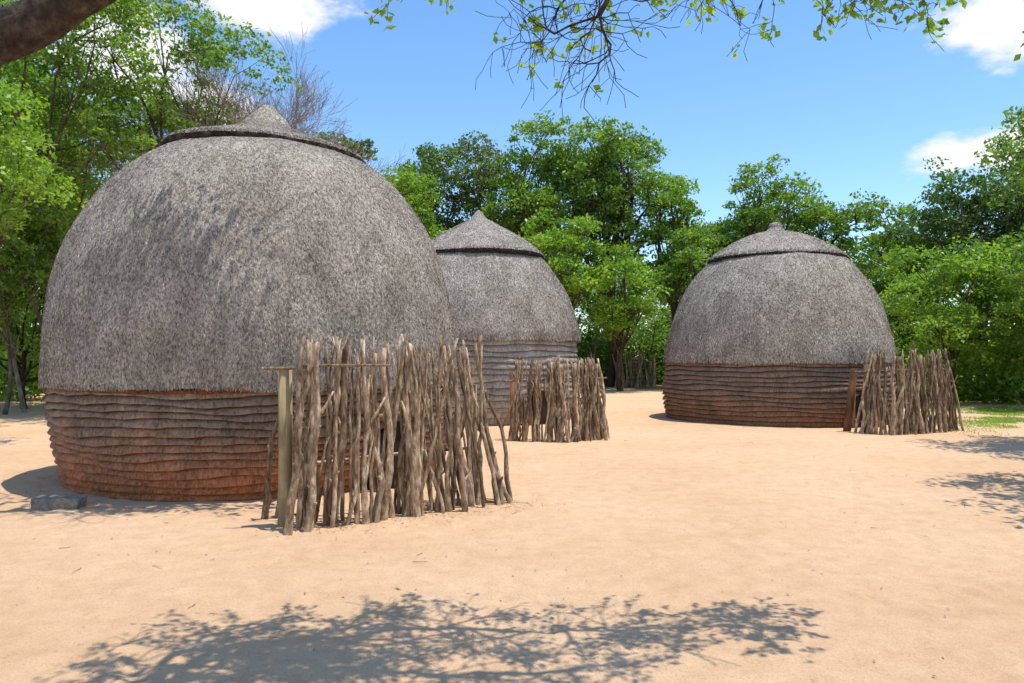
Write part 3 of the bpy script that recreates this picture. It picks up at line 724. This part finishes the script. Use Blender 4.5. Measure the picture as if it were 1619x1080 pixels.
w = bpy.data.worlds.new("World"); scene.world = w; w.use_nodes = True; nt = w.node_tree; nt.nodes.clear()
def A(t): return nt.nodes.new(t)
sky = A('ShaderNodeTexSky'); sky.sky_type = 'NISHITA'; sky.sun_disc = False; sky.sun_elevation = el; sky.sun_rotation = az
sky.air_density = 1.0; sky.dust_density = .3; sky.ozone_density = 1.8
hs = A('ShaderNodeHueSaturation'); hs.inputs['Saturation'].default_value = 1.2; hs.inputs['Value'].default_value = 1.72
nt.links.new(sky.outputs[0], hs.inputs['Color'])
bg = A('ShaderNodeBackground'); bg.inputs[1].default_value = .135
nt.links.new(hs.outputs[0], bg.inputs[0])
tc = A('ShaderNodeTexCoord')
last = None
for (c, s) in [((-400, 1200, 560), (.10, .10, .042)), ((805, 1200, 545), (.09, .1, .05)), ((795, 1200, 330), (.12, .12, .028)),
               ((-500, 1200, 400), (.08, .1, .04)), ((-620, 1200, 480), (.1, .1, .06)), ((1500, 900, 500), (.3, .3, .1)), ((-1500, 900, 450), (.3, .3, .1)), ((0, -1200, 500), (.5, .3, .15))]:
    cv = Vector(c).normalized()
    sb = A('ShaderNodeVectorMath'); sb.operation = 'SUBTRACT'; nt.links.new(tc.outputs['Generated'], sb.inputs[0]); sb.inputs[1].default_value = cv
    dv = A('ShaderNodeVectorMath'); dv.operation = 'DIVIDE'; nt.links.new(sb.outputs[0], dv.inputs[0]); dv.inputs[1].default_value = s
    ln = A('ShaderNodeVectorMath'); ln.operation = 'LENGTH'; nt.links.new(dv.outputs[0], ln.inputs[0])
    mr = A('ShaderNodeMapRange'); mr.inputs[1].default_value = 0; mr.inputs[2].default_value = 1.6; mr.inputs[3].default_value = 1; mr.inputs[4].default_value = 0
    nt.links.new(ln.outputs['Value'], mr.inputs[0])
    if last is None: last = mr.outputs[0]
    else:
        mx = A('ShaderNodeMath'); mx.operation = 'MAXIMUM'; nt.links.new(last, mx.inputs[0]); nt.links.new(mr.outputs[0], mx.inputs[1]); last = mx.outputs[0]
mp = A('ShaderNodeMapping'); mp.inputs['Scale'].default_value = (1, 1, 2.0); nt.links.new(tc.outputs['Generated'], mp.inputs[0])
nz = A('ShaderNodeTexNoise'); nz.inputs['Scale'].default_value = 13; nz.inputs['Detail'].default_value = 10; nz.inputs['Roughness'].default_value = .6
nt.links.new(mp.outputs[0], nz.inputs['Vector'])
ma = A('ShaderNodeMath'); ma.operation = 'MULTIPLY_ADD'; nt.links.new(nz.outputs[0], ma.inputs[0]); ma.inputs[1].default_value = 1.2; nt.links.new(last, ma.inputs[2])
cr = A('ShaderNodeMapRange'); cr.inputs[1].default_value = .94; cr.inputs[2].default_value = 1.28; cr.interpolation_type = 'SMOOTHSTEP'
nt.links.new(ma.outputs[0], cr.inputs[0])
bg2 = A('ShaderNodeBackground'); bg2.inputs[0].default_value = (.97, .98, 1, 1); bg2.inputs[1].default_value = 1.05
ms = A('ShaderNodeMixShader'); nt.links.new(cr.outputs[0], ms.inputs[0]); nt.links.new(bg.outputs[0], ms.inputs[1]); nt.links.new(bg2.outputs[0], ms.inputs[2])
ow = A('ShaderNodeOutputWorld'); nt.links.new(ms.outputs[0], ow.inputs[0])

# ------------------------------------------------------------------ camera
cd = bpy.data.cameras.new("camera"); cd.sensor_width = 36; cd.lens = 1200/1619*36; cd.shift_y = 26/1619; cd.clip_end = 2000; cd.clip_start = .05
co = link(bpy.data.objects.new("camera", cd)); co.location = (0, 0, 1.6); co.rotation_euler = (math.radians(90), 0, 0)
scene.camera = co
scene.view_settings.view_transform = 'Standard'; scene.view_settings.look = 'None'; scene.view_settings.exposure = 0
